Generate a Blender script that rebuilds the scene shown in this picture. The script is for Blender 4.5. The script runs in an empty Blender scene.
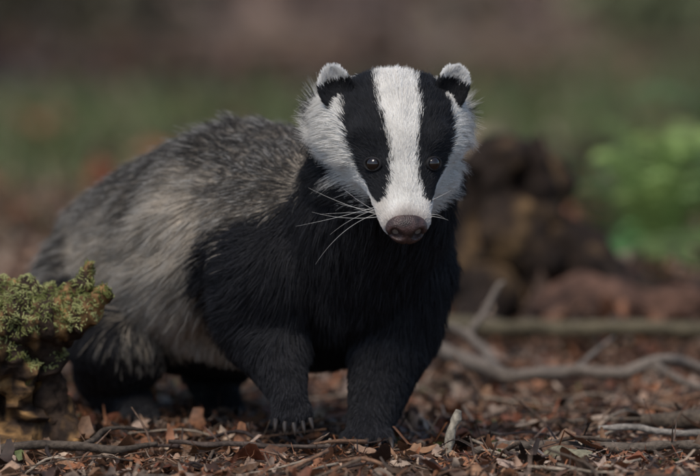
import bpy, math, numpy as np
from mathutils import Vector, Matrix, kdtree
from mathutils.bvhtree import BVHTree
rng=np.random.default_rng(7)
scene=bpy.context.scene
col=scene.collection

# ------------------------------------------------------------ helpers
def hash3(i,j,k,seed=0):
    n=(i.astype(np.int64)*374761393+j.astype(np.int64)*668265263+k.astype(np.int64)*2147483647+seed*1274126177)&0xffffffff
    n=((n^(n>>13))*1274126177)&0xffffffff
    n=(n^(n>>16))&0xffffffff
    return n/4294967295.0
def vnoise(P,scale,seed=0):
    Q=P*scale; I=np.floor(Q).astype(np.int64); f=Q-I; f=f*f*(3-2*f)
    r=0
    for a in (0,1):
        for b in (0,1):
            for c in (0,1):
                w=(f[:,0] if a else 1-f[:,0])*(f[:,1] if b else 1-f[:,1])*(f[:,2] if c else 1-f[:,2])
                r=r+w*hash3(I[:,0]+a,I[:,1]+b,I[:,2]+c,seed)
    return r*2-1
def fbm(P,scale,seed=0,oct=3):
    r=0;a=1;t=0
    for o in range(oct):
        r=r+a*vnoise(P,scale*2**o,seed+o*17);t+=a;a*=.5
    return r/t
def vec_noise(P,scale,seed=0):
    return np.stack([vnoise(P,scale,seed+i*101) for i in range(3)],1)
def nrm(V): return V/np.maximum(np.linalg.norm(V,axis=1,keepdims=True),1e-9)
def sstep(a,b,x):
    t=np.clip((x-a)/(b-a),0,1); return t*t*(3-2*t)
def mixc(a,b,w): return a*(1-w[:,None])+b*w[:,None]
def obj_from(name,V,F,mat=None,parent=None,smooth=True,colors=None):
    me=bpy.data.meshes.new(name)
    V=np.asarray(V,dtype=np.float32)
    if isinstance(F,np.ndarray):
        n,k=F.shape
        me.vertices.add(len(V)); me.vertices.foreach_set("co",V.ravel())
        me.loops.add(n*k); me.loops.foreach_set("vertex_index",F.astype(np.int32).ravel())
        me.polygons.add(n); me.polygons.foreach_set("loop_start",np.arange(0,n*k,k,dtype=np.int32))
        me.update(calc_edges=True)
    else:
        me.from_pydata([tuple(map(float,v)) for v in V],[],F)
    if smooth: me.polygons.foreach_set("use_smooth",[True]*len(me.polygons))
    if colors is not None:
        at=me.attributes.new("col",'FLOAT_COLOR','POINT')
        c=np.ones((len(V),4),dtype=np.float32); c[:,:3]=colors; at.data.foreach_set("color",c.ravel())
    me.update()
    o=bpy.data.objects.new(name,me); col.objects.link(o)
    if mat: me.materials.append(mat)
    if parent: o.parent=parent
    return o
def empty(name):
    o=bpy.data.objects.new(name,None); o.empty_display_size=.05; col.objects.link(o); return o
def mat_new(name):
    m=bpy.data.materials.new(name); m.use_nodes=True
    return m,m.node_tree.nodes,m.node_tree.links,m.node_tree.nodes["Principled BSDF"]
def attr_mat(name,rough=.6,spec=.3,noise=0,nscale=80,trans=0,attr="col",bump=0):
    m,n,l,b=mat_new(name)
    a=n.new("ShaderNodeAttribute");a.attribute_name=attr
    b.inputs["Roughness"].default_value=rough; b.inputs["Specular IOR Level"].default_value=spec
    src=a.outputs["Color"]
    if noise>0:
        tc=n.new("ShaderNodeTexCoord");t=n.new("ShaderNodeTexNoise");t.inputs["Scale"].default_value=nscale;t.inputs["Detail"].default_value=5
        l.new(tc.outputs["Object"],t.inputs["Vector"])
        mr=n.new("ShaderNodeMapRange");mr.inputs[1].default_value=.3;mr.inputs[2].default_value=.7;mr.inputs[3].default_value=1-noise;mr.inputs[4].default_value=1+noise
        l.new(t.outputs["Fac"],mr.inputs[0])
        vm=n.new("ShaderNodeVectorMath");vm.operation='SCALE';l.new(src,vm.inputs[0]);l.new(mr.outputs[0],vm.inputs["Scale"])
        src=vm.outputs[0]
        if bump>0:
            bp=n.new("ShaderNodeBump");bp.inputs["Strength"].default_value=bump;bp.inputs["Distance"].default_value=.004
            l.new(t.outputs["Fac"],bp.inputs["Height"]);l.new(bp.outputs[0],b.inputs["Normal"])
    l.new(src,b.inputs["Base Color"])
    if trans>0:
        out=n["Material Output"];tr=n.new("ShaderNodeBsdfTranslucent");l.new(src,tr.inputs[0])
        mx=n.new("ShaderNodeMixShader");mx.inputs[0].default_value=trans
        l.new(b.outputs[0],mx.inputs[1]);l.new(tr.outputs[0],mx.inputs[2]);l.new(mx.outputs[0],out.inputs["Surface"])
    return m
def hair_obj(name,PTS,RAD,COL,mat,parent):
    N,K,_=PTS.shape
    hc=bpy.data.hair_curves.new(name)
    hc.add_curves([K]*N)
    hc.points.foreach_set("position",PTS.astype(np.float32).ravel())
    at=hc.attributes.get("radius") or hc.attributes.new("radius",'FLOAT','POINT')
    at.data.foreach_set("value",RAD.astype(np.float32).ravel())
    at=hc.attributes.new("col",'FLOAT_COLOR','POINT')
    c=np.ones((N,K,4),dtype=np.float32);c[:,:,:3]=COL;at.data.foreach_set("color",c.ravel())
    o=bpy.data.objects.new(name,hc);col.objects.link(o);hc.materials.append(mat)
    if parent:o.parent=parent
    return o
def sample_mesh(V,T,VN,N,weight=None):
    A=V[T[:,0]];B=V[T[:,1]];C=V[T[:,2]]
    ar=.5*np.linalg.norm(np.cross(B-A,C-A),axis=1)
    if weight is not None: ar=ar*weight((A+B+C)/3)
    cdf=np.cumsum(ar);cdf/=cdf[-1]
    idx=np.searchsorted(cdf,rng.random(N))
    r1=np.sqrt(rng.random(N));r2=rng.random(N)
    w=np.stack([1-r1,r1*(1-r2),r1*r2],1)[:,:,None]
    t=T[idx]
    P=(V[t]*w).sum(1);Nn=nrm((VN[t]*w).sum(1))
    return P,Nn
def grow(P,Nn,flow,L,lift,droop,wob,K=6,nclump=4000,clump=.5,wscale=60,seed=1):
    """hair strands as polylines: flow = tangent comb, lift = normal component"""
    fl=flow-Nn*(flow*Nn).sum(1,keepdims=True); fl=nrm(fl)
    wv=vec_noise(P,wscale,seed)*wob[:,None]+rng.normal(0,1,P.shape)*(wob*.45)[:,None]
    pts=[P.copy()];pos=P.copy();g=np.array([0,0,-1.])
    for k in range(1,K):
        t=k/(K-1)
        d=Nn*(lift*(1.25-t))[:,None]+fl+g*(droop*t)[:,None]+wv*(.5+t*.8)
        d=nrm(d);pos=pos+d*(L/(K-1))[:,None];pts.append(pos)
    PT=np.stack(pts,1)
    nclump=min(nclump,len(P)//3)
    gi=rng.choice(len(P),nclump,replace=False)
    kd=kdtree.KDTree(nclump)
    for a,i in enumerate(gi): kd.insert(P[i],a)
    kd.balance()
    near=np.fromiter((kd.find(p)[1] for p in P),dtype=np.int64,count=len(P))
    G=PT[gi[near]]
    sc=(L/np.maximum(L[gi[near]],1e-5))
    G=G[:,:1]+(G-G[:,:1])*np.clip(sc,.5,1.6)[:,None,None]
    t=np.linspace(0,1,K)[None,:,None]
    cl=(clump if not np.isscalar(clump) else np.full(len(P),clump))*(.5+rng.random(len(P)))
    c=cl[:,None,None]*t**.8
    return PT*(1-c)+G*c
def catmull(pts,n):
    pts=np.asarray(pts,float);P=np.vstack([2*pts[0]-pts[1],pts,2*pts[-1]-pts[-2]])
    out=[]
    S=len(pts)-1
    for u in np.linspace(0,S-1e-6,n):
        i=int(u);t=u-i;p0,p1,p2,p3=P[i:i+4]
        out.append(.5*((2*p1)+(-p0+p2)*t+(2*p0-5*p1+4*p2-p3)*t*t+(-p0+3*p1-3*p2+p3)*t**3))
    return np.array(out)
def tube(pts,n=40,sides=14,amp=.1,ns=40,seed=0,cap=True):
    """pts rows = x,y,z,r"""
    C=catmull(pts,n);ctr=C[:,:3];r=np.maximum(C[:,3],.0004)
    tan=nrm(np.gradient(ctr,axis=0));up=np.array([0,0,1.]) if abs(tan[0][2])<.8 else np.array([0,1.,0])
    V=[];prev=np.cross(tan[0],up);prev/=np.linalg.norm(prev)
    for i in range(n):
        a=prev-tan[i]*np.dot(prev,tan[i]);a/=np.linalg.norm(a);prev=a;b=np.cross(tan[i],a)
        for s in range(sides):
            th=2*math.pi*s/sides
            V.append(ctr[i]+r[i]*(math.cos(th)*a+math.sin(th)*b))
    V=np.array(V);rr=np.repeat(r,sides)
    cc=np.repeat(ctr,sides,axis=0);dirv=nrm(V-cc)
    V=V+dirv*(rr*amp*fbm(V,ns,seed,3)*1.6)[:,None]
    F=[]
    for i in range(n-1):
        for s in range(sides):
            F.append((i*sides+s,i*sides+(s+1)%sides,(i+1)*sides+(s+1)%sides,(i+1)*sides+s))
    if cap: F.append(tuple(range(sides))[::-1]);F.append(tuple((n-1)*sides+s for s in range(sides)))
    return V,F
def join_geo(parts):
    V=[];F=[];o=0
    for v,f in parts:
        V.append(v);F+= [tuple(i+o for i in ff) for ff in f];o+=len(v)
    return np.vstack(V),F
def usphere(c,r,nu=20,nv=12,axes=None):
    V=[];F=[]
    r=np.array([r,r,r]) if np.isscalar(r) else np.array(r)
    A=np.eye(3) if axes is None else axes
    for i in range(nv+1):
        ph=math.pi*i/nv
        for j in range(nu):
            th=2*math.pi*j/nu
            V.append(np.array(c)+A@(r*np.array([math.sin(ph)*math.cos(th),math.sin(ph)*math.sin(th),math.cos(ph)])))
    for i in range(nv):
        for j in range(nu):
            a=i*nu+j;b=i*nu+(j+1)%nu
            F.append((a,a+nu,b+nu,b))
    return np.array(V),F

# ------------------------------------------------------------ terrain
def hgt(x,y):
    P=np.stack([x,y,np.zeros_like(x)],1)
    d=np.sqrt(x*x+y*y)
    h=.018*fbm(P,3.1,5,4)
    h=h*(1-.6*np.exp(-(d/.5)**2))
    h=h+.10*sstep(1.5,6,y)*fbm(P,.7,9,3)
    h=h+.055*np.exp(-(((x-.42)/.28)**2+((y-1.75)/.35)**2))
    h=h+5*sstep(42,110,d)
    h=h-.004
    return h
def moss_w(x,y):
    P=np.stack([x,y,np.zeros_like(x)],1)
    n=fbm(P,.55,21,3)
    w=1.15*np.exp(-(((x-1.5)/1.2)**2+((y-10)/6.0)**2))
    w+=.80*np.exp(-(((x+1.1)/.8)**2+((y-7.5)/3.2)**2))
    w+=.55*np.exp(-(((x+.1)/1.0)**2+((y-9)/3.0)**2))
    w+=.8*np.exp(-(((x-.5)/.20)**2+((y-2.6)/.5)**2))
    return np.clip(w+n*.5,0,1)*sstep(1.4,2.6,y)*(1-sstep(17,24,y))
n=360
u=np.linspace(-1,1,n)
gx=np.sinh(u*6.6)/np.sinh(6.6)*300; gy=np.sinh(u*6.6)/np.sinh(6.6)*300
X,Y=np.meshgrid(gx,gy);xf=X.ravel();yf=Y.ravel()
V=np.stack([xf,yf,hgt(xf,yf)],1)
i=np.arange(n-1);I,J=np.meshgrid(i,i);a=(J*n+I).ravel()
F=np.stack([a,a+1,a+1+n,a+n],1)
mw=moss_w(xf,yf)
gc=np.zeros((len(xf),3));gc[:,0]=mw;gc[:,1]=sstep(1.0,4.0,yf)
m,nn,l,b=mat_new("forest_soil")
b.inputs["Roughness"].default_value=.9;b.inputs["Specular IOR Level"].default_value=.1
at=nn.new("ShaderNodeAttribute");at.attribute_name="col"
sx=nn.new("ShaderNodeSeparateColor");l.new(at.outputs["Color"],sx.inputs[0])
tc=nn.new("ShaderNodeTexCoord")
def ntex(s,d=6):
    t=nn.new("ShaderNodeTexNoise");t.inputs["Scale"].default_value=s;t.inputs["Detail"].default_value=d;l.new(tc.outputs["Object"],t.inputs["Vector"]);return t
t1=ntex(.8);t2=ntex(45);t3=ntex(2.2)
def ramp(src,p0,c0,p1,c1):
    r=nn.new("ShaderNodeValToRGB");r.color_ramp.elements[0].position=p0;r.color_ramp.elements[1].position=p1
    r.color_ramp.elements[0].color=(*c0,1);r.color_ramp.elements[1].color=(*c1,1);l.new(src,r.inputs[0]);return r
def mixn(fac,a,b_,mode='MIX'):
    x=nn.new("ShaderNodeMix");x.data_type='RGBA';x.blend_type=mode
    if isinstance(fac,float): x.inputs[0].default_value=fac
    else: l.new(fac,x.inputs[0])
    l.new(a,x.inputs[6]);l.new(b_,x.inputs[7]);return x.outputs[2]
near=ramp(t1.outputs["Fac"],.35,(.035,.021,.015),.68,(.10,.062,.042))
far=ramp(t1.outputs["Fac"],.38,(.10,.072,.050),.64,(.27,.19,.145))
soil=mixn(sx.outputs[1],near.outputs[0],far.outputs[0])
r2=ramp(t2.outputs["Fac"],.3,(.4,.4,.4),.7,(1.3,1.25,1.2))
soil=mixn(.8,soil,r2.outputs[0],'MULTIPLY')
r3=ramp(t3.outputs["Fac"],.35,(.045,.060,.024),.65,(.12,.15,.055))
l.new(mixn(sx.outputs[0],soil,r3.outputs[0]),b.inputs["Base Color"])
bp=nn.new("ShaderNodeBump");bp.inputs["Strength"].default_value=.8;bp.inputs["Distance"].default_value=.01
l.new(t2.outputs["Fac"],bp.inputs["Height"]);l.new(bp.outputs[0],b.inputs["Normal"])
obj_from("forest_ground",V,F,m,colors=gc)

# ------------------------------------------------------------ leaf litter
PAL=np.array([[.23,.105,.055],[.33,.18,.10],[.09,.05,.036],[.50,.37,.27],[.30,.12,.055],[.14,.09,.065],[.05,.033,.026],[.38,.24,.16],[.31,.14,.075],[.42,.30,.23],[.24,.085,.045]])
PAWS=np.array([[.018,-.04],[-.06,-.05],[-.225,.20],[-.137,.31]])
def scatter_leaves(N,xs,ys,lmin,lmax,wr,zoff,tilt,nl=5,pal=PAL,bright=1.0,fn=None,clear=0):
    x=rng.uniform(*xs,N);y=rng.uniform(*ys,N)
    if fn is not None:
        k=fn(x,y)>rng.random(N);x=x[k];y=y[k];N=len(x)
    if clear>0:
        dd=np.min(np.hypot(x[:,None]-PAWS[:,0],y[:,None]-PAWS[:,1]),axis=1);k=dd>clear;x=x[k];y=y[k];N=len(x)
    L=lmin+(lmax-lmin)*rng.random(N)**2;W=L*rng.uniform(wr[0],wr[1],N)
    tt=np.linspace(0,1,nl)
    prof=np.sin(np.pi*np.clip(tt*.86+.1,0,1))**.7
    jag=1+.22*rng.normal(0,1,(N,nl,2))
    curl=rng.normal(0,.9,N);cup=rng.normal(0,.5,N)
    lx=(tt-.5)[None,:]*L[:,None]
    lz=-curl[:,None]*L[:,None]*(tt-.5)[None,:]**2*1.2
    pts=np.zeros((N,nl,3,3))
    for j,s in enumerate((-1,0,1)):
        wv=W[:,None]*.5*prof[None,:]*(jag[:,:,0 if s<0 else 1] if s else 1)
        pts[:,:,j,0]=lx+.08*L[:,None]*rng.normal(0,.4,(N,1))*abs(s)
        pts[:,:,j,1]=s*wv
        pts[:,:,j,2]=lz+abs(s)*cup[:,None]*wv
    yaw=rng.uniform(0,2*np.pi,N);px=rng.normal(0,tilt,N);py=rng.normal(0,tilt,N)
    def rot(ax,an):
        c=np.cos(an);s=np.sin(an);R=np.zeros((N,3,3));i,j=[(1,2),(2,0),(0,1)][ax]
        R[:,ax,ax]=1;R[:,i,i]=c;R[:,j,j]=c;R[:,i,j]=-s;R[:,j,i]=s;return R
    R=rot(2,yaw)@rot(0,px)@rot(1,py)
    pts=np.einsum('nij,nabj->nabi',R,pts)
    z=hgt(x,y)+zoff*rng.random(N)+np.abs(np.sin(py))*L*.25
    pts+=np.stack([x,y,z],1)[:,None,None,:]
    Vv=pts.reshape(-1,3)
    base=(np.arange(N)*nl*3)[:,None]
    q=[]
    for i in range(nl-1):
        for j in range(2):
            q.append([i*3+j,i*3+j+1,(i+1)*3+j+1,(i+1)*3+j])
    q=np.array(q);Fq=(base[:,:,None]+q[None]).reshape(-1,4)
    c=pal[rng.integers(0,len(pal),N)]*rng.uniform(.4,1.2,(N,1))*bright
    C=np.repeat(c,nl*3,axis=0)
    return Vv,Fq,C
GRN=np.array([[.10,.14,.04],[.16,.19,.06],[.08,.10,.035]])
parts=[scatter_leaves(9000,(-.75,.75),(-.75,1.3),.007,.026,(.35,.7),.009,.30,clear=.022),
       scatter_leaves(1300,(-.75,.75),(-.6,1.3),.024,.044,(.4,.65),.010,.28,nl=7,clear=.04,bright=.9),
       scatter_leaves(9000,(-1.5,1.7),(1.2,4.5),.02,.06,(.4,.7),.02,.4,bright=.9,fn=lambda x,y:1-.7*moss_w(x,y)),
       scatter_leaves(9000,(-4.5,5),(4.5,16),.04,.10,(.5,.8),.03,.4,bright=1.0,fn=lambda x,y:1-.75*moss_w(x,y)),
       scatter_leaves(24000,(-.75,.75),(-.7,1.2),.003,.010,(.15,.6),.010,.5,nl=3),
       scatter_leaves(4500,(-.75,.75),(-.7,1.2),.02,.06,(.02,.045),.012,.10,nl=5,bright=1.0),
       scatter_leaves(2600,(-.75,.75),(-.7,1.2),.004,.012,(.4,.9),.014,.6,nl=3,pal=GRN,
            fn=lambda x,y:sstep(.05,.4,fbm(np.stack([x,y,x*0],1),6,33,2)))]
Vs=[];Fs=[];Cs=[];o=0
for v,f,c in parts: Vs.append(v);Fs.append(f+o);Cs.append(c);o+=len(v)
leafm=attr_mat("dry_leaf",.55,.3,.4,160,.12)
obj_from("leaf_litter",np.vstack(Vs),np.vstack(Fs),leafm,colors=np.vstack(Cs))

# small twigs
parts=[];cols=[]
for k in range(420):
    x=rng.uniform(-.6,.6);y=rng.uniform(-.6,1.0);L=rng.uniform(.02,.12);a=rng.uniform(0,6.28);r=rng.uniform(.0006,.0024)
    z=float(hgt(np.array([x]),np.array([y]))[0])+.007+rng.random()*.008
    dz=rng.normal(0,.08)*L
    p0=np.array([x-math.cos(a)*L/2,y-math.sin(a)*L/2,z-dz]);p1=np.array([x+math.cos(a)*L/2,y+math.sin(a)*L/2,z+dz])
    md=(p0+p1)/2+rng.normal(0,.06*L,3)
    v,f=tube([[*p0,r],[*md,r*.95],[*p1,r*.6]],8,6,.15,200,k)
    c=np.array([[.10,.07,.05],[.30,.24,.18],[.05,.035,.03],[.18,.10,.06]][rng.integers(0,4)])*rng.uniform(.7,1.3)
    parts.append((v,f));cols.append(np.tile(c,(len(v),1)))
for (x,y,az,L,lean) in [(-.195,-.05,2.0,.055,.9),(.36,-.02,.5,.06,.5),(-.27,-.12,.6,.05,.8),(.21,.12,2.4,.06,.7),(.30,.25,1.0,.07,.8),(-.05,-.16,2.8,.045,.3),(.155,.28,2.2,.09,1.0)]:
    z=float(hgt(np.array([x]),np.array([y]))[0]);d=np.array([math.cos(az),.2,lean]);d/=np.linalg.norm(d);p=np.array([x,y,z])
    v,f=tube([[*p,.0016],[*(p+d*L*.5+[.003,0,.002]),.0013],[*(p+d*L),.0006]],12,6,.15,200,5);parts.append((v,f));cols.append(np.tile([.16,.10,.07],(len(v),1)))
V,F=join_geo(parts)
twm=attr_mat("twig_bark",.75,.25,.4,220,0,bump=.5)
obj_from("twig_litter",V,F,twm,colors=np.vstack(cols))

# ------------------------------------------------------------ branches / sticks
def branch(name,polys,colr,n=60,amp=.16,ns=60,sides=12,mat=twm,seed=3):
    ps=[tube(p,n,sides,amp,ns,seed+i) for i,p in enumerate(polys)]
    V,F=join_geo(ps)
    V=V+vec_noise(V,35,seed+7)*.0022
    c=np.array(colr)[None]*(1+.6*fbm(V,70,seed,3))[:,None]
    return obj_from(name,V,F,mat,colors=c)
branch("fallen_branch",[
 [[.06,1.0,.03,.008],[.105,.80,.030,.009],[.165,.60,.020,.009],[.20,.57,.022,.008],[.25,.58,.024,.008],[.30,.56,.024,.007],[.345,.57,.036,.0065],[.38,.60,.030,.006],[.44,.62,.012,.005],[.52,.66,.008,.004]],
 [[.165,.60,.020,.007],[.150,.70,.040,.006],[.125,.78,.055,.005],[.105,.84,.050,.003]],
 [[.135,.74,.045,.005],[.155,.76,.075,.0045],[.172,.78,.105,.003],[.180,.78,.110,.002]],
 [[.335,.57,.034,.005],[.375,.52,.016,.004],[.42,.48,.006,.003]],
 [[.25,.58,.024,.004],[.28,.63,.045,.003],[.30,.66,.055,.0015]]],(.16,.13,.105))
branch("fallen_branch",[
 [[.10,1.15,.03,.008],[.25,1.12,.03,.010],[.42,1.05,.035,.010],[.58,1.0,.03,.008]],
 [[.05,1.3,.02,.012],[.15,1.22,.025,.012],[.22,1.15,.02,.008]]],(.11,.09,.055),seed=9)
branch("broken_stick",[[[.096,-.10,.0,.0036],[.100,-.095,.022,.0042],[.105,-.09,.036,.0040],[.107,-.09,.042,.0025]]],(.30,.26,.20),n=24,seed=12,amp=.3,ns=150)
branch("broken_stick",[[[.25,.0,.016,.0018],[.285,.0,.015,.0030],[.32,-.005,.011,.0034],[.38,-.01,.014,.003]]],(.24,.21,.18),n=30,seed=14)
branch("broken_stick",[[[.12,-.12,.006,.0035],[.18,-.11,.009,.0055],[.25,-.10,.007,.005],[.33,-.12,.010,.005],[.40,-.13,.006,.006]]],(.11,.085,.065),seed=17,amp=.3)
branch("broken_stick",[[[-.37,-.12,.004,.004],[-.30,-.11,.009,.0048],[-.23,-.12,.006,.004],[-.19,-.10,.010,.0025]],[[-.26,-.11,.010,.003],[-.24,-.06,.02,.0025],[-.20,-.03,.018,.0012]]],(.08,.06,.045),seed=19,amp=.3)
branch("broken_stick",[[[-.18,-.07,.010,.002],[-.12,-.09,.009,.0028],[-.06,-.11,.008,.0024],[-.02,-.12,.010,.0015]]],(.07,.05,.04),seed=23)
branch("broken_stick",[[[.30,.12,.012,.008],[.36,.10,.014,.010],[.44,.11,.015,.010]]],(.10,.075,.055),seed=25)
branch("bark_piece",[[[.19,-.16,.002,.005],[.205,-.165,.006,.008],[.235,-.17,.004,.006]]],(.20,.18,.12),n=20,seed=29,amp=.35)

# ------------------------------------------------------------ mossy log (left)
barkm=attr_mat("rotten_bark",.85,.2,.5,90,0,bump=.9)
mossm=attr_mat("moss",.8,.15,0,1,.25)
def arrays(o):
    me=o.data;V=np.zeros(len(me.vertices)*3);me.vertices.foreach_get("co",V)
    me.calc_loop_triangles();T=np.zeros(len(me.loop_triangles)*3,dtype=np.int32);me.loop_triangles.foreach_get("vertices",T)
    N=np.zeros(len(me.vertices)*3);me.vertices.foreach_get("normal",N)
    return V.reshape(-1,3),T.reshape(-1,3),N.reshape(-1,3)
ml=empty("mossy_log")
ps=[tube([[-.50,.03,.095,.052],[-.42,.02,.106,.050],[-.35,.0,.119,.042],[-.30,-.005,.128,.030],[-.268,-.01,.137,.019],[-.248,-.015,.147,.013],[-.238,-.015,.151,.007]],110,36,.5,42,41),
    tube([[-.29,-.01,.14,.014],[-.272,-.012,.154,.011],[-.264,-.012,.168,.008],[-.260,-.012,.182,.003]],30,18,.3,60,42),
    tube([[-.355,.05,-.03,.090],[-.350,.04,.02,.070],[-.350,.03,.07,.060],[-.36,.02,.12,.042]],90,44,.6,34,43),
    tube([[-.290,.02,-.01,.020],[-.296,.01,.03,.017],[-.31,.01,.07,.020],[-.33,.01,.10,.018]],50,20,.5,50,44),
    tube([[-.34,.03,.02,.03],[-.29,.0,.004,.020],[-.25,-.02,-.008,.010]],40,20,.35,50,45)]
V,F=join_geo(ps)
V=V+vec_noise(V,120,50)*.0035
# vertical fibrous flutes of the decayed wood
V=V+vec_noise(V*np.array([1,1,.25]),150,52)*.0025
c=mixc(np.tile([.035,.022,.015],(len(V),1)),np.tile([.34,.19,.075],(len(V),1)),sstep(-.10,.5,fbm(V*np.array([1,1,.2]),80,47,3)))
log=obj_from("rotten_wood",V,F,barkm,ml,colors=c)
Va,Ta,Na=arrays(log)
P,Nn=sample_mesh(Va,Ta,Na,64000)
k=(Nn[:,2]*.9+fbm(P,30,48,3)*1.2+ (P[:,2]-.105)*11>rng.uniform(-.35,.4,len(P)))&(P[:,2]>.055)
P=P[k];Nn=Nn[k];L=rng.uniform(.002,.006,len(P))*(1+.5*fbm(P,50,49,2))
PT=grow(P,Nn,rng.normal(0,1,P.shape),L,np.full(len(P),.9),np.full(len(P),.2),np.full(len(P),.5),4,2000,.5)
mc=mixc(np.tile([.14,.15,.045],(len(P),1)),np.tile([.50,.50,.22],(len(P),1)),sstep(-.4,.5,fbm(P,45,51,3)+rng.normal(0,.2,len(P))))
hair_obj("moss",PT,np.tile([.0006,.0006,.0005,.0002],(len(P),1)),np.repeat(mc[:,None],4,1),mossm,ml)

# ------------------------------------------------------------ rotten stump (background)
st=empty("rotten_stump")
ps=[tube([[.235,1.65,-.05,.12],[.225,1.62,.04,.095],[.215,1.6,.12,.080],[.20,1.6,.19,.060],[.195,1.6,.225,.045],[.19,1.6,.25,.02]],70,40,.7,16,61),
    tube([[.15,1.60,-.02,.04],[.155,1.58,.08,.034],[.16,1.58,.16,.02],[.15,1.58,.22,.008]],40,20,.5,30,62),
    tube([[.24,1.60,.15,.03],[.245,1.58,.21,.02],[.25,1.58,.25,.006]],30,20,.5,30,162),
    tube([[.27,1.6,.10,.05],[.34,1.55,.05,.04],[.42,1.5,.01,.03],[.48,1.48,-.02,.02]],50,24,.5,25,63),
    tube([[.19,1.55,.06,.04],[.17,1.45,.02,.03],[.15,1.35,-.01,.018]],40,20,.4,30,64)]
V,F=join_geo(ps)
c=mixc(np.tile([.022,.014,.010],(len(V),1)),np.tile([.20,.12,.055],(len(V),1)),sstep(-.05,.6,fbm(V*np.array([1,1,.35]),30,65,3)))
obj_from("stump_wood",V,F,barkm,st,colors=c)
V,F=tube([[.24,1.45,.02,.03],[.32,1.42,.03,.036],[.42,1.4,.035,.036],[.62,1.38,.035,.036],[.8,1.3,.03,.035]],60,26,.7,18,66)
c=mixc(np.tile([.02,.012,.010],(len(V),1)),np.tile([.13,.07,.048],(len(V),1)),sstep(-.2,.5,fbm(V,30,67,3)))
obj_from("fallen_log",V,F,barkm,colors=c)
V,F=usphere((.50,2.1,.0),(.13,.14,.095),48,28)
V=V+nrm(V-np.array([.5,2.1,0]))*(.04*fbm(V,14,68,3))[:,None]
c=np.tile([.12,.17,.06],(len(V),1))*(1+.7*fbm(V,20,69,3))[:,None]
hm=obj_from("mossy_hummock",V,F,mossm,colors=c)

# ------------------------------------------------------------ ferns and grass
fernm=attr_mat("fern_leaf",.5,.3,.15,60,.35)
def fern(name,x,y,nf,H,R,seed,colr,wid=.48):
    r=np.random.default_rng(seed);V=[];F=[];C=[]
    z0=float(hgt(np.array([x]),np.array([y]))[0])
    for k in range(nf):
        az=2*math.pi*k/nf+r.normal(0,.25);hh=H*r.uniform(.6,1.1);rr=R*r.uniform(.6,1.15)
        n=26;t=np.linspace(0,1,n)
        rad=rr*t;zz=hh*(np.sin(t*math.pi*.62))
        dirh=np.array([math.cos(az),math.sin(az),0]);side=np.array([-dirh[1],dirh[0],0])
        ctr=np.array([x,y,z0])+rad[:,None]*dirh+zz[:,None]*np.array([0,0,1])
        tan=nrm(np.gradient(ctr,axis=0))
        cc=np.array(colr)*r.uniform(.45,1.35)
        for i in range(3,n):
            pl=rr*.34*math.sin(math.pi*(t[i]*.85+.15))**.8+.004
            for s in (-1,1):
                d=side*s+tan[i]*.35+np.array([0,0,-.15])+r.normal(0,.06,3);d/=np.linalg.norm(d)
                w=rr/n*wid
                b0=ctr[i]-tan[i]*w;b1=ctr[i]+tan[i]*w;md=ctr[i]+d*pl*.55
                o=len(V)
                V+= [b0,b1,md+tan[i]*w*.9,md-tan[i]*w*.9,ctr[i]+d*pl+np.array([0,0,-.12*pl])]
                F+= [(o,o+1,o+2,o+3),(o+3,o+2,o+4)];C+=[cc]*5
    return obj_from(name,np.array(V),F,fernm,colors=np.array(C),smooth=False)
fern("fern",.355,2.30,9,.10,.10,1,(.17,.36,.12))
fern("fern",.47,2.50,24,.225,.125,2,(.36,.48,.16),.55)
fern("fern",.40,2.15,8,.06,.08,3,(.15,.31,.11))
fern("fern",.58,2.45,18,.19,.14,5,(.27,.38,.14),.5)
fern("fern",.75,3.3,16,.26,.26,4,(.17,.25,.10))
fern("fern",.44,2.9,12,.17,.16,6,(.12,.18,.07))
def blades(name,N,xs,ys,hmin,hmax,fn,pal):
    x=rng.uniform(*xs,N);y=rng.uniform(*ys,N);k=fn(x,y)>rng.random(N);x=x[k];y=y[k];N=len(x)
    z=hgt(x,y);H=rng.uniform(hmin,hmax,N);a=rng.uniform(0,6.28,N);W=H*.06+.002
    ln=rng.normal(0,.5,(N,2));pts=np.zeros((N,5,3))
    base=np.stack([x,y,z],1);sd=np.stack([np.cos(a),np.sin(a),0*a],1)*W[:,None]
    le=np.concatenate([ln,np.zeros((N,1))],1)*H[:,None]
    up=np.array([0,0,1.])[None]*H[:,None]
    pts[:,0]=base-sd;pts[:,1]=base+sd;pts[:,2]=base+sd*.8+up*.6+le*.3;pts[:,3]=base-sd*.8+up*.6+le*.3;pts[:,4]=base+up*.95+le
    b=(np.arange(N)*5)[:,None]
    F=np.vstack([b+np.array([[0,1,2]]),b+np.array([[0,2,3]]),b+np.array([[3,2,4]])])
    c=pal[rng.integers(0,len(pal),N)]*rng.uniform(.7,1.3,(N,1))
    return obj_from(name,pts.reshape(-1,3),F,fernm,colors=np.repeat(c,5,axis=0),smooth=False)
GP=np.array([[.13,.17,.065],[.17,.21,.085],[.10,.135,.05],[.21,.20,.105],[.16,.14,.085]])
blades("grass",50000,(-5,6),(2.4,19),.03,.10,lambda x,y:np.clip(moss_w(x,y)*.9-.14,0,1),GP)

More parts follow.
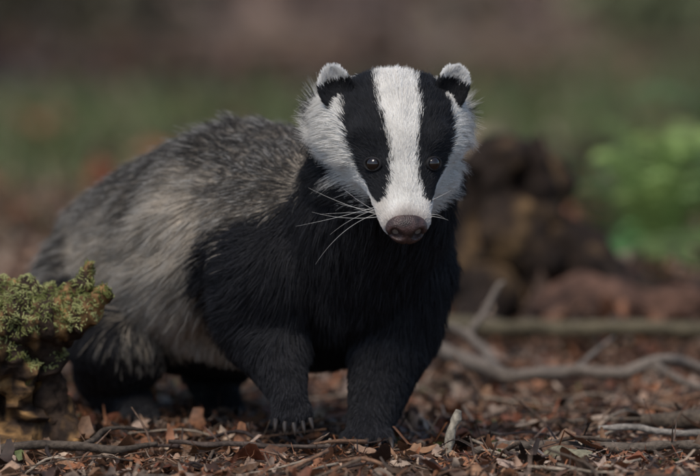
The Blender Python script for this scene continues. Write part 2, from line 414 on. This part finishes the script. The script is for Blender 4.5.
# distant undergrowth: dead bracken and low bushes
def undergrowth(name,clumps,per,size,mat):
    Vv=[];Cc=[]
    for (x,y,h,r,c) in clumps:
        z=float(hgt(np.array([x]),np.array([y]))[0])
        q=rng.normal(0,1,(per,3));q=q/np.linalg.norm(q,axis=1,keepdims=True)*rng.random((per,1))**.4
        ctr=np.array([x,y,z+h*.45])+q*np.array([r,r*.7,h*.5])
        A=rng.normal(0,size,(per,3));B=rng.normal(0,size*.6,(per,3))
        Vv.append(np.stack([ctr-A,ctr+B,ctr+A,ctr-B],1).reshape(-1,3))
        Cc.append(np.repeat(np.array(c)[None]*rng.uniform(.5,1.4,(per,1)),4,axis=0))
    V=np.vstack(Vv);return obj_from(name,V,np.arange(len(V)).reshape(-1,4),mat,colors=np.vstack(Cc),smooth=False)
cl=[]
for k in range(210):
    y=rng.uniform(18,42);x=rng.uniform(-.36,.36)*(y+5)
    n_=float(fbm(np.array([[x,y,0.]]),.35,77,2)[0]);f=x/(y+5)*14+n_*.6
    c=(.32,.235,.20) if -.45<f<.55 else ((.14,.125,.085) if f<0 else (.18,.20,.11))
    cl.append((x,y,rng.uniform(.4,1.3),rng.uniform(.25,.8),np.array(c)*rng.uniform(.6,1.45)))
undergrowth("bracken",cl,130,.06,leafm)

# ------------------------------------------------------------ background trees (outside the telephoto view)
def tree(name,x,y,H,r0,seed):
    r=np.random.default_rng(seed);e=empty(name)
    z=float(hgt(np.array([x]),np.array([y]))[0])
    lx,ly=r.normal(0,.3,2)
    ps=[tube([[x,y,z-.1,r0*1.4],[x,y,z+.4,r0],[x+lx*.5,y+ly*.5,z+H*.5,r0*.7],[x+lx,y+ly,z+H,r0*.15]],30,14,.12,3,seed)]
    tips=[]
    for k in range(12):
        t=.4+.55*k/12;az=r.uniform(0,6.28);L=(1.15-t)*H*.38
        b=np.array([x+lx*t,y+ly*t,z+H*t]);d=np.array([math.cos(az),math.sin(az),.35])
        e1=b+d*L;ps.append(tube([[*b,r0*.35*(1.2-t)],[*(b+d*L*.5),r0*.2*(1.2-t)],[*e1,.01]],10,7,.1,3,seed+k))
        tips+=[b+d*L*q for q in (.45,.7,1.0)]
    V,F=join_geo(ps);obj_from(name+"_trunk",V,F,barkm,e,colors=np.tile([.12,.09,.07],(len(V),1)))
    N=5200;tp=np.array(tips)[r.integers(0,len(tips),N)];c=tp+r.normal(0,.07*H,(N,3))*np.array([1,1,.6])
    s=.13;A=r.normal(0,s,(N,3));B=r.normal(0,s,(N,3))
    V=np.stack([c-A,c+B,c+A,c-B],1).reshape(-1,3);F=np.arange(N*4).reshape(-1,4)
    cc=np.repeat(np.array([[.06,.10,.03]])*r.uniform(.5,1.5,(N,1)),4,axis=0)
    obj_from(name+"_crown",V,F,fernm,e,colors=cc,smooth=False)
for k,(x,y,H) in enumerate([(-5,9,11),(-9,17,13),(7,14,12),(10,26,14),(-5.6,30,14),(-12,32,13)]):
    tree("beech_tree",x,y,H,.22,100+k)

# ============================================================ BADGER
bad=empty("badger")
H0=np.array([.0450,-.115,.3120]);yaw=math.radians(8);pit=math.radians(44)
fv=np.array([math.sin(yaw)*math.cos(pit),-math.cos(yaw)*math.cos(pit),-math.sin(pit)])
rv=np.array([math.cos(yaw),math.sin(yaw),0]);uv=np.cross(fv,rv)*-1
if uv[2]<0: uv=-uv
R=np.stack([rv,fv,uv],1)
def HL(P): return (P-H0)@R
def HW(q): return H0+R@np.array(q)
# head loft: F, cU, w, hu, hd
SEC=[(-.074,-.010,.030,.022,.03),(-.066,-.008,.045,.032,.042),(-.048,-.002,.058,.038,.05),(-.02,0,.062,.042,.05),(.005,0,.057,.041,.047),(.028,-.001,.048,.036,.041),
     (.045,-.003,.0395,.030,.034),(.060,-.006,.033,.0245,.028),(.076,-.010,.0285,.0205,.024),(.092,-.013,.0255,.0175,.021),(.104,-.015,.0225,.015,.017),(.112,-.016,.015,.010,.011)]
SEC=catmull(SEC,48);V=[];F=[];ns=40
for i,(f,cu,w,hu,hd) in enumerate(SEC):
    for s in range(ns):
        th=2*math.pi*s/ns;cx=math.sin(th);cy=math.cos(th)
        V.append(HW([w*np.sign(cx)*abs(cx)**.92,f,cu+(hu if cy>0 else hd)*np.sign(cy)*abs(cy)**.92]))
for i in range(len(SEC)-1):
    for s in range(ns): F.append((i*ns+s,i*ns+(s+1)%ns,(i+1)*ns+(s+1)%ns,(i+1)*ns+s))
F.append(tuple(range(ns))[::-1]);F.append(tuple((len(SEC)-1)*ns+s for s in range(ns)))
geo=[(np.array(V),F)]
def chain(pts,step=.35):
    pts=np.array(pts,float)
    for a,b in zip(pts[:-1],pts[1:]):
        d=np.linalg.norm(b[:3]-a[:3]);k=max(2,int(d/(min(a[3],b[3])*step))+1)
        for t in np.linspace(0,1,k):
            q=a*(1-t)+b*t;geo.append(usphere(q[:3],q[3],18,11))
for s in (-1,1):
    a=HW([s*.025,.033,.021]);b_=HW([s*.034,.018,.024]);chain([[*a,.010],[*b_,.011]],.5)
chain([[.045,-.075,.275,.050],[.030,-.02,.245,.070],[.0,.05,.195,.094]])
chain([[.0,.05,.195,.094],[-.045,.08,.197,.105],[-.10,.16,.200,.113],[-.172,.28,.172,.110],[-.232,.385,.147,.090],[-.27,.46,.125,.05],[-.30,.54,.10,.018]],.2)
chain([[-.03,.12,.150,.085],[-.10,.20,.143,.091],[-.18,.30,.135,.089]],.25)
# planted fore leg
chain([[.047,.04,.175,.058],[.044,.045,.110,.046],[.031,.02,.062,.033],[.023,.0,.032,.026],[.018,-.022,.018,.020]])
# raised fore leg
chain([[-.076,.03,.175,.064],[-.086,.035,.120,.049],[-.074,.0,.085,.031],[-.065,-.022,.063,.022],[-.060,-.034,.048,.0175]])
# hind legs: hip, knee, hock, foot
chain([[-.255,.32,.13,.075],[-.240,.235,.085,.054],[-.258,.285,.045,.034],[-.230,.245,.020,.024],[-.220,.215,.014,.017]])
chain([[-.160,.40,.13,.070],[-.135,.33,.085,.050],[-.150,.385,.045,.033],[-.142,.345,.020,.024],[-.135,.315,.014,.017]])
claws=[]
def paw(c,fwd,side,down,spread,tl,cl,tr=.0075):
    c=np.array(c,float);fwd=np.array(fwd,float);fwd/=np.linalg.norm(fwd);side=np.array(side,float);down=np.array(down,float)
    for k,s in enumerate((-1,-.5,0,.5,1)):
        base=c+side*spread*s;d=fwd+side*s*.22;d/=np.linalg.norm(d);L=tl*(1-.28*abs(s)**1.5)
        e=base+d*L+down*.003;chain([[*base,tr],[*e,tr*.9]],.6)
        cc=[[*(e+d*.003),.0031],[*(e+d*cl*.45+down*.001),.0026],[*(e+d*cl*.8+down*cl*.25),.0016],[*(e+d*cl+down*cl*.5),.0004]]
        claws.append(tube(cc,12,8,.02,50,k))
paw([.018,-.030,.013],[-.05,-1,-.05],[1,0,0],[0,0,-1],.019,.020,.017)
paw([-.059,-.040,.043],[.12,-.50,-.65],[1,.1,0],[0,.5,-.6],.0135,.017,.014,.0070)
paw([-.220,.212,.010],[-.1,-1,0],[1,-.1,0],[0,0,-1],.015,.016,.013)
paw([-.135,.312,.010],[-.1,-1,0],[1,-.1,0],[0,0,-1],.015,.016,.013)
V,F=join_geo(geo)
tmp=obj_from("tmp",V,F)
md=tmp.modifiers.new("r",'REMESH');md.mode='VOXEL';md.voxel_size=.004
sm=tmp.modifiers.new("s",'SMOOTH');sm.iterations=7;sm.factor=.6
dg=bpy.context.evaluated_depsgraph_get();me=bpy.data.meshes.new_from_object(tmp.evaluated_get(dg))
bpy.data.objects.remove(tmp)
me.name="body"
body=bpy.data.objects.new("body",me);col.objects.link(body);body.parent=bad
me.polygons.foreach_set("use_smooth",[True]*len(me.polygons))
BV,BT,BN=arrays(body)
bvh=BVHTree.FromPolygons([tuple(v) for v in BV],[tuple(map(int,t)) for t in BT])

eyes=[]
for s in (-1,1):
    q=HW([s*.0335,.0495,.06]);dirn=R@np.array([-s*.10,0,-1.]);hit=bvh.ray_cast(Vector(q),Vector(dirn))
    p=np.array(hit[0])
    out=nrm((R@np.array([s*.50,.55,.55]))[None])[0]
    eyes.append((p-out*.0014,out))
EYE=np.array([e[0] for e in eyes])
AX=np.array([-.57,.82,0.]);AX/=np.linalg.norm(AX)
NOSE=HW([0,.113,-.014])
def is_head(P):
    q=HL(P);m_=sstep(-.080,-.058,q[:,1])*sstep(-.075,-.058,q[:,2])*sstep(.09,.075,np.abs(q[:,0]))
    return m_,q
def head_color(P,q):
    aX=np.abs(q[:,0]);Fq=q[:,1]
    cu=np.interp(Fq,[-.05,.028,.06,.1],[0,-.001,-.006,-.014])
    th=np.degrees(np.arctan2(aX,q[:,2]-cu))
    jit=rng.normal(0,.0018,len(P))+.0018*fbm(P,120,71,2)
    hw=np.interp(Fq,[-.08,-.04,0,.03,.05,.07,.085,.093],[.019,.0200,.0185,.0145,.0118,.0130,.018,.06])+jit
    ot=np.interp(Fq,[-.08,-.04,0,.03,.05,.07,.085,.092],[52,60,66,74,86,92,80,30])+jit*900
    lo=np.interp(Fq,[-.08,-.03,.02,.045,.06],[120,126,138,160,185])+jit*1500
    black=((aX>hw)&(th<ot))|(th>lo)
    w=np.tile([.87,.84,.79],(len(P),1));k=np.tile([.014,.0145,.017],(len(P),1))
    w=w*(1+.09*fbm(P,60,72,2))[:,None]
    dn=np.linalg.norm(P-NOSE,axis=1)
    w=mixc(w,np.tile([.42,.34,.30],(len(P),1)),sstep(.030,.015,dn)*.7)
    w=mixc(w,np.tile([.66,.58,.51],(len(P),1)),sstep(.06,.09,Fq)*sstep(.010,.026,aX)*.5)
    return np.where(black[:,None],k,w),black
def body_fields(P,Nn):
    d=P-np.array([.0,.04,0]);s=d@AX
    hz=np.clip(P[:,2]-.175,0,1)
    blk=1-sstep(.025,.145,s+.075*fbm(P,15,73,3)+.95*hz)
    leg=sstep(.085,.05,P[:,2]+.02*fbm(P,14,74,2))
    hindleg=sstep(.168,.100,P[:,2]+.030*fbm(P,14,75,3))*sstep(.20,.30,s)
    blk=np.maximum(np.maximum(blk,leg),hindleg)
    return s,blk
hmask,hq=is_head(BV);hc,_=head_color(BV,hq);s_,b_=body_fields(BV,BN)
bc=mixc(np.tile([.18,.155,.13],(len(BV),1)),np.tile([.01,.01,.012],(len(BV),1)),b_)
bc=mixc(bc,hc*.6,hmask)
at=me.attributes.new("col",'FLOAT_COLOR','POINT');c4=np.ones((len(BV),4),dtype=np.float32);c4[:,:3]=bc;at.data.foreach_set("color",c4.ravel())
skinm=attr_mat("badger_skin",.8,.1);me.materials.append(skinm)

furm=attr_mat("badger_fur",.62,.22)
# ---------- body fur
def fur_body(N):
    P,Nn=sample_mesh(BV,BT,BN,N)
    hm_,q=is_head(P);k=hm_<.5;P=P[k];Nn=Nn[k];q=q[k];N=len(P)
    s,blk=body_fields(P,Nn)
    down=np.array([0,0,-1.])
    z=P[:,2]
    wl=sstep(.125,.07,z)
    neck=sstep(.03,-.06,s)
    flow=AX[None]*(1-.85*wl-.6*neck)[:,None].clip(.05,1)+down[None]*(.40+.9*wl+.9*neck)[:,None]
    flow=flow+vec_noise(P,14,81)*.30+vec_noise(P,35,181)*.15
    L=.040*(1-wl)+.012*wl
    L=L*(1-.40*sstep(.14,.02,s));L=np.where(z<.035,.007,L)
    L=L*(1+.25*vnoise(P,22,82))*rng.uniform(.55,1.2,N)
    tail=sstep(.50,.55,s);L=L+tail*.02
    lift=.33+.14*vnoise(P,25,83)
    PT=grow(P,Nn,flow,L,lift,np.full(N,.25),np.full(N,.30),6,10000,.24+.10*(1-blk),wscale=55,seed=84)
    K=6;t=np.linspace(0,1,K)[None,:]
    top=sstep(-.05,.80,Nn[:,2]+.40*fbm(P,12,85,3)+.20*fbm(P,40,185,2))
    cream=np.array([.66,.57,.465]);dark=np.array([.036,.031,.029]);tipc=np.array([.76,.725,.67])
    pos=rng.normal(0,.10,N)[:,None]
    bs=.74-.50*top[:,None]+pos
    band=sstep(0,1,(t-bs+.1)/.16)*(.35+.62*top)[:,None]
    tp=sstep(.74,.90,t+pos)
    dense=.5+.5*fbm(P,35,86,2)
    C=cream*(1-band[...,None])+dark*band[...,None]
    wt=(tp*(.15+.85*(rng.random((N,1))>.36+.10*top[:,None])))[...,None]
    C=C*(1-wt)+tipc*wt
    C=C*(rng.uniform(.6,1.2,N)*(.72+.42*dense)*(1-.15*top))[:,None,None]
    bk=np.array([.0165,.0165,.0195])*rng.uniform(.5,2.0,(N,1))
    isb=(rng.random(N)<sstep(.12,.72,blk+rng.normal(0,.10,N)))
    C=np.where(isb[:,None,None],bk[:,None,:],C)
    C=np.clip(C,0,.85)
    rad=np.array([1,1,.95,.8,.55,.12])[None]*(.00022*rng.uniform(.7,1.3,N))[:,None]
    return hair_obj("body_fur",PT,rad,C,furm,bad)
fur_body(180000)
# ---------- head fur
def fur_head(N):
    def wgt(C):
        m_,_=is_head(C);return (m_>.3)*1.0+1e-6
    P,Nn=sample_mesh(BV,BT,BN,N,wgt)
    hm_,q=is_head(P)
    de=np.minimum(np.linalg.norm(P-EYE[0],axis=1),np.linalg.norm(P-EYE[1],axis=1))
    k=(hm_>.4)&(de>.0072)&(q[:,1]<.107);P=P[k];Nn=Nn[k];q=q[k];de=de[k];N=len(P)
    Fq=q[:,1];sx_=np.sign(q[:,0]);aX=np.abs(q[:,0])
    th=np.degrees(np.arctan2(aX,q[:,2]))
    side=sstep(60,88,th)*sstep(.065,.015,Fq)
    fl=np.zeros((N,3));fl[:,1]=-1+.5*side;fl[:,0]=sx_*(.12+.85*side+.25*sstep(0,.02,aX-.015));fl[:,2]=-.6*side
    flow=fl@R.T+vec_noise(P,40,91)*.25
    L=np.interp(Fq,[-.06,-.02,.02,.05,.08,.11],[.017,.013,.0095,.0068,.0055,.0035])
    L=L+.028*side*sstep(.05,-.01,Fq)
    L=L*np.clip((de-.004)/.012,.30,1)*rng.uniform(.6,1.3,N)
    C0,black=head_color(P,q)
    C0=C0*rng.uniform(.82,1.06,(N,1));C0=np.where(black[:,None],C0*rng.uniform(.6,2.2,(N,1)),C0)
    lift=np.full(N,.24)+.40*side
    PT=grow(P,Nn,flow,L,lift,.10+.25*side,np.full(N,.19),5,11000,.24,wscale=90,seed=92)
    C=np.clip(np.repeat(C0[:,None],5,1),0,.92)
    C[:,0]*=.8
    rad=np.array([1,1,.9,.65,.15])[None]*(.00016*rng.uniform(.7,1.3,N))[:,None]
    hair_obj("head_fur",PT,rad,C,furm,bad)
fur_head(145000)

# ---------- ears
for s in (-1,1):
    base=HW([s*.0545-.001,-.030,.020])
    up=nrm(np.array([[s*.26,.12,1.]]))[0];fr=np.array([s*.30,-1.,.05]);fr=fr-up*fr.dot(up);fr/=np.linalg.norm(fr)
    sd=np.cross(up,fr)
    A=np.stack([sd,fr,up],1)
    c=base+up*.012
    ew,eh=.0155,.0215
    V,F=usphere((0,0,0),(ew,.0085,eh),36,24)
    rr=(V[:,0]/ew)**2+(V[:,2]/eh)**2
    fs=V[:,1]>0
    V[:,1]=np.where(fs,V[:,1]-.013*np.clip(1-rr,0,1),V[:,1]-.003*np.clip(1-rr,0,1))
    hh=V[:,2]/eh
    W=c+V@A.T
    tip=sstep(.40,.6,hh)
    cc=mixc(np.tile([.012,.011,.012],(len(V),1)),np.tile([.75,.72,.68],(len(V),1)),tip)
    eo=obj_from("ear_L" if s>0 else "ear_R",W,F,skinm,bad,colors=cc)
    EV,ET,EN=arrays(eo)
    if ((EN*(EV-c)).sum(1)).mean()<0: EN=-EN
    P,Nn=sample_mesh(EV,ET,EN,11000)
    q=(P-c)@A;h=q[:,2]/eh;r2=(q[:,0]/ew)**2+h**2
    inner=(q[:,1]>-.002)&(r2<.5)
    k=~(inner&(rng.random(len(P))<.40));P=P[k];Nn=Nn[k];q=q[k];h=h[k];inner=inner[k];N=len(P)
    flow=up[None]*1.0+sd[None]*(q[:,0]/ew*.5)[:,None]+vec_noise(P,60,95)*.3
    L=np.where(inner,.005,.0068)*rng.uniform(.6,1.2,N)
    PT=grow(P,Nn,flow,L,np.full(N,.30),np.full(N,.05),np.full(N,.20),5,1200,.30,wscale=90,seed=96)
    edge=np.abs(q[:,0])/ew
    wt=(h+rng.normal(0,.05,N)+.18*edge-.10*inner>.40)
    C0=np.where(wt[:,None],np.array([.88,.86,.83]),np.array([.013,.013,.015])*rng.uniform(.6,1.8,(N,1)))*rng.uniform(.88,1.02,(N,1))
    rad=np.array([1,1,.9,.65,.15])[None]*(.00019*np.ones(N))[:,None]
    hair_obj("ear_fur_L" if s>0 else "ear_fur_R",PT,rad,np.repeat(C0[:,None],5,1),furm,bad)

# ---------- eyes
m,nn,l,b=mat_new("eye_dark");b.inputs["Base Color"].default_value=(.014,.009,.007,1);b.inputs["Roughness"].default_value=.05;b.inputs["Specular IOR Level"].default_value=.7
m2,nn,l,b2=mat_new("eyelid_skin");b2.inputs["Base Color"].default_value=(.018,.017,.018,1);b2.inputs["Roughness"].default_value=.65;b2.inputs["Specular IOR Level"].default_value=.2
for (p,out),s in zip(eyes,("R","L")):
    V,F=usphere(p,.0076,32,20);obj_from("eye_"+s,V,F,m,bad)
    a=np.cross(out,[0,0,1]);a/=np.linalg.norm(a);bb=np.cross(out,a)
    V=[];F=[];n1,n2=32,10
    for i in range(n1):
        th=2*math.pi*i/n1;rad=a*math.cos(th)*1.14+bb*math.sin(th)*.84
        for j in range(n2):
            ph=2*math.pi*j/n2
            V.append(p+out*.0032+rad*(.0074+.0014*math.cos(ph))+out*.0018*math.sin(ph))
    for i in range(n1):
        for j in range(n2): F.append((i*n2+j,((i+1)%n1)*n2+j,((i+1)%n1)*n2+(j+1)%n2,i*n2+(j+1)%n2))
    obj_from("eyelid_"+s,np.array(V),F,m2,bad)

# ---------- nose
m,nn,l,b=mat_new("nose_leather");b.inputs["Roughness"].default_value=.42;b.inputs["Specular IOR Level"].default_value=.5
tc=nn.new("ShaderNodeTexCoord");vo=nn.new("ShaderNodeTexVoronoi");vo.inputs["Scale"].default_value=800;l.new(tc.outputs["Object"],vo.inputs["Vector"])
tn=nn.new("ShaderNodeTexNoise");tn.inputs["Scale"].default_value=120;l.new(tc.outputs["Object"],tn.inputs["Vector"])
rp=nn.new("ShaderNodeValToRGB");rp.color_ramp.elements[0].color=(.025,.014,.012,1);rp.color_ramp.elements[1].color=(.09,.05,.045,1);rp.color_ramp.elements[0].position=.35;rp.color_ramp.elements[1].position=.7
l.new(tn.outputs["Fac"],rp.inputs[0]);l.new(rp.outputs[0],b.inputs["Base Color"])
bp=nn.new("ShaderNodeBump");bp.inputs["Strength"].default_value=.6;bp.inputs["Distance"].default_value=.0008;l.new(vo.outputs["Distance"],bp.inputs["Height"]);l.new(bp.outputs[0],b.inputs["Normal"])
pn=math.radians(20);nf=np.array([math.sin(yaw)*math.cos(pn),-math.cos(yaw)*math.cos(pn),-math.sin(pn)]);nu_=np.cross(rv,nf)
if nu_[2]<0: nu_=-nu_
A=np.stack([rv,nf,nu_],1);nc=HW([0,.108,-.0145])
V,F=usphere((0,0,0),(1,1,1),64,44)
x,y,z=V.T.copy()
wz=.0205*(1-.28*np.clip(-z,0,1))
X=np.sign(x)*np.abs(x)**.85*wz;Z=np.sign(z)*np.abs(z)**.9*.0155;Yy=y*.0125
dep=np.zeros(len(x))
for s in (-1,1):
    d=((x-s*.48)/.25)**2+((z+.12-.25*(np.abs(x)-.48))/.26)**2
    dep+=.0100*np.exp(-d**1.4)*(y>0)
    d=((x-s*.85)/.3)**2+((z+.25)/.12)**2;dep+=.004*np.exp(-d)*(y>-.2)
dep+=.0022*np.exp(-(x/.07)**2)*sstep(.35,-.2,z)*(y>0)
V=np.stack([X,Yy-dep,Z],1)
obj_from("nose",nc+V@A.T,F,m,bad)

# ---------- claws
V,F=join_geo(claws)
m,nn,l,b=mat_new("claw_horn");b.inputs["Base Color"].default_value=(.045,.034,.028,1);b.inputs["Roughness"].default_value=.4
obj_from("claws",V,F,m,bad)

# ---------- whiskers
W=[]
for s,cnt in ((-1,8),(1,3)):
    for k in range(cnt):
        f0=rng.uniform(.078,.098);q0=HW([s*.0235,f0,rng.uniform(-.022,-.006)])
        L=rng.uniform(.040,.085) if s<0 else rng.uniform(.015,.030)
        d=np.array([s*1.0,-.15+rng.normal(0,.15),rng.normal(0,.36)+.18]);d/=np.linalg.norm(d)
        p=q0.copy();row=[p.copy()];dr=rng.uniform(-.12,.05)
        for j in range(9):
            d=d+np.array([0,.04,dr]);d/=np.linalg.norm(d);p=p+d*L/9;row.append(p.copy())
        W.append(row)
W=np.array(W);rad=np.tile(np.linspace(.00022,.00005,10),(len(W),1))
wm,_,_,wb=mat_new("whisker_hair");wb.inputs["Base Color"].default_value=(.6,.58,.55,1);wb.inputs["Roughness"].default_value=.35
hair_obj("whiskers",W,rad,np.full((len(W),10,3),.7),wm,bad)

# ------------------------------------------------------------ light, camera
w=bpy.data.worlds.new("World");scene.world=w;w.use_nodes=True;nt=w.node_tree
sky=nt.nodes.new("ShaderNodeTexSky");sky.sky_type='NISHITA';sky.sun_disc=False
el=math.radians(55);az=math.radians(202)
sky.sun_elevation=el;sky.sun_rotation=az
bg=nt.nodes["Background"];bg.inputs["Strength"].default_value=.14
nt.links.new(sky.outputs[0],bg.inputs["Color"])
sd=Vector((math.sin(az)*math.cos(el),math.cos(az)*math.cos(el),math.sin(el)))
sl=bpy.data.lights.new("sun",'SUN');sl.energy=2.4;sl.angle=math.radians(22);sl.color=(1,.92,.80)
so=bpy.data.objects.new("sun",sl);col.objects.link(so);so.rotation_euler=sd.to_track_quat('Z','Y').to_euler()
cam=bpy.data.cameras.new("camera");co=bpy.data.objects.new("camera",cam);col.objects.link(co)
co.location=(0,-5,.5);co.rotation_euler=(math.radians(90-3.354),0,0)
cam.sensor_width=36;cam.lens=257.1;cam.clip_end=1000;cam.clip_start=.1
cam.dof.use_dof=True;cam.dof.focus_distance=4.85;cam.dof.aperture_fstop=4.2
scene.camera=co
scene.view_settings.view_transform='Standard';scene.view_settings.look='None';scene.view_settings.exposure=0
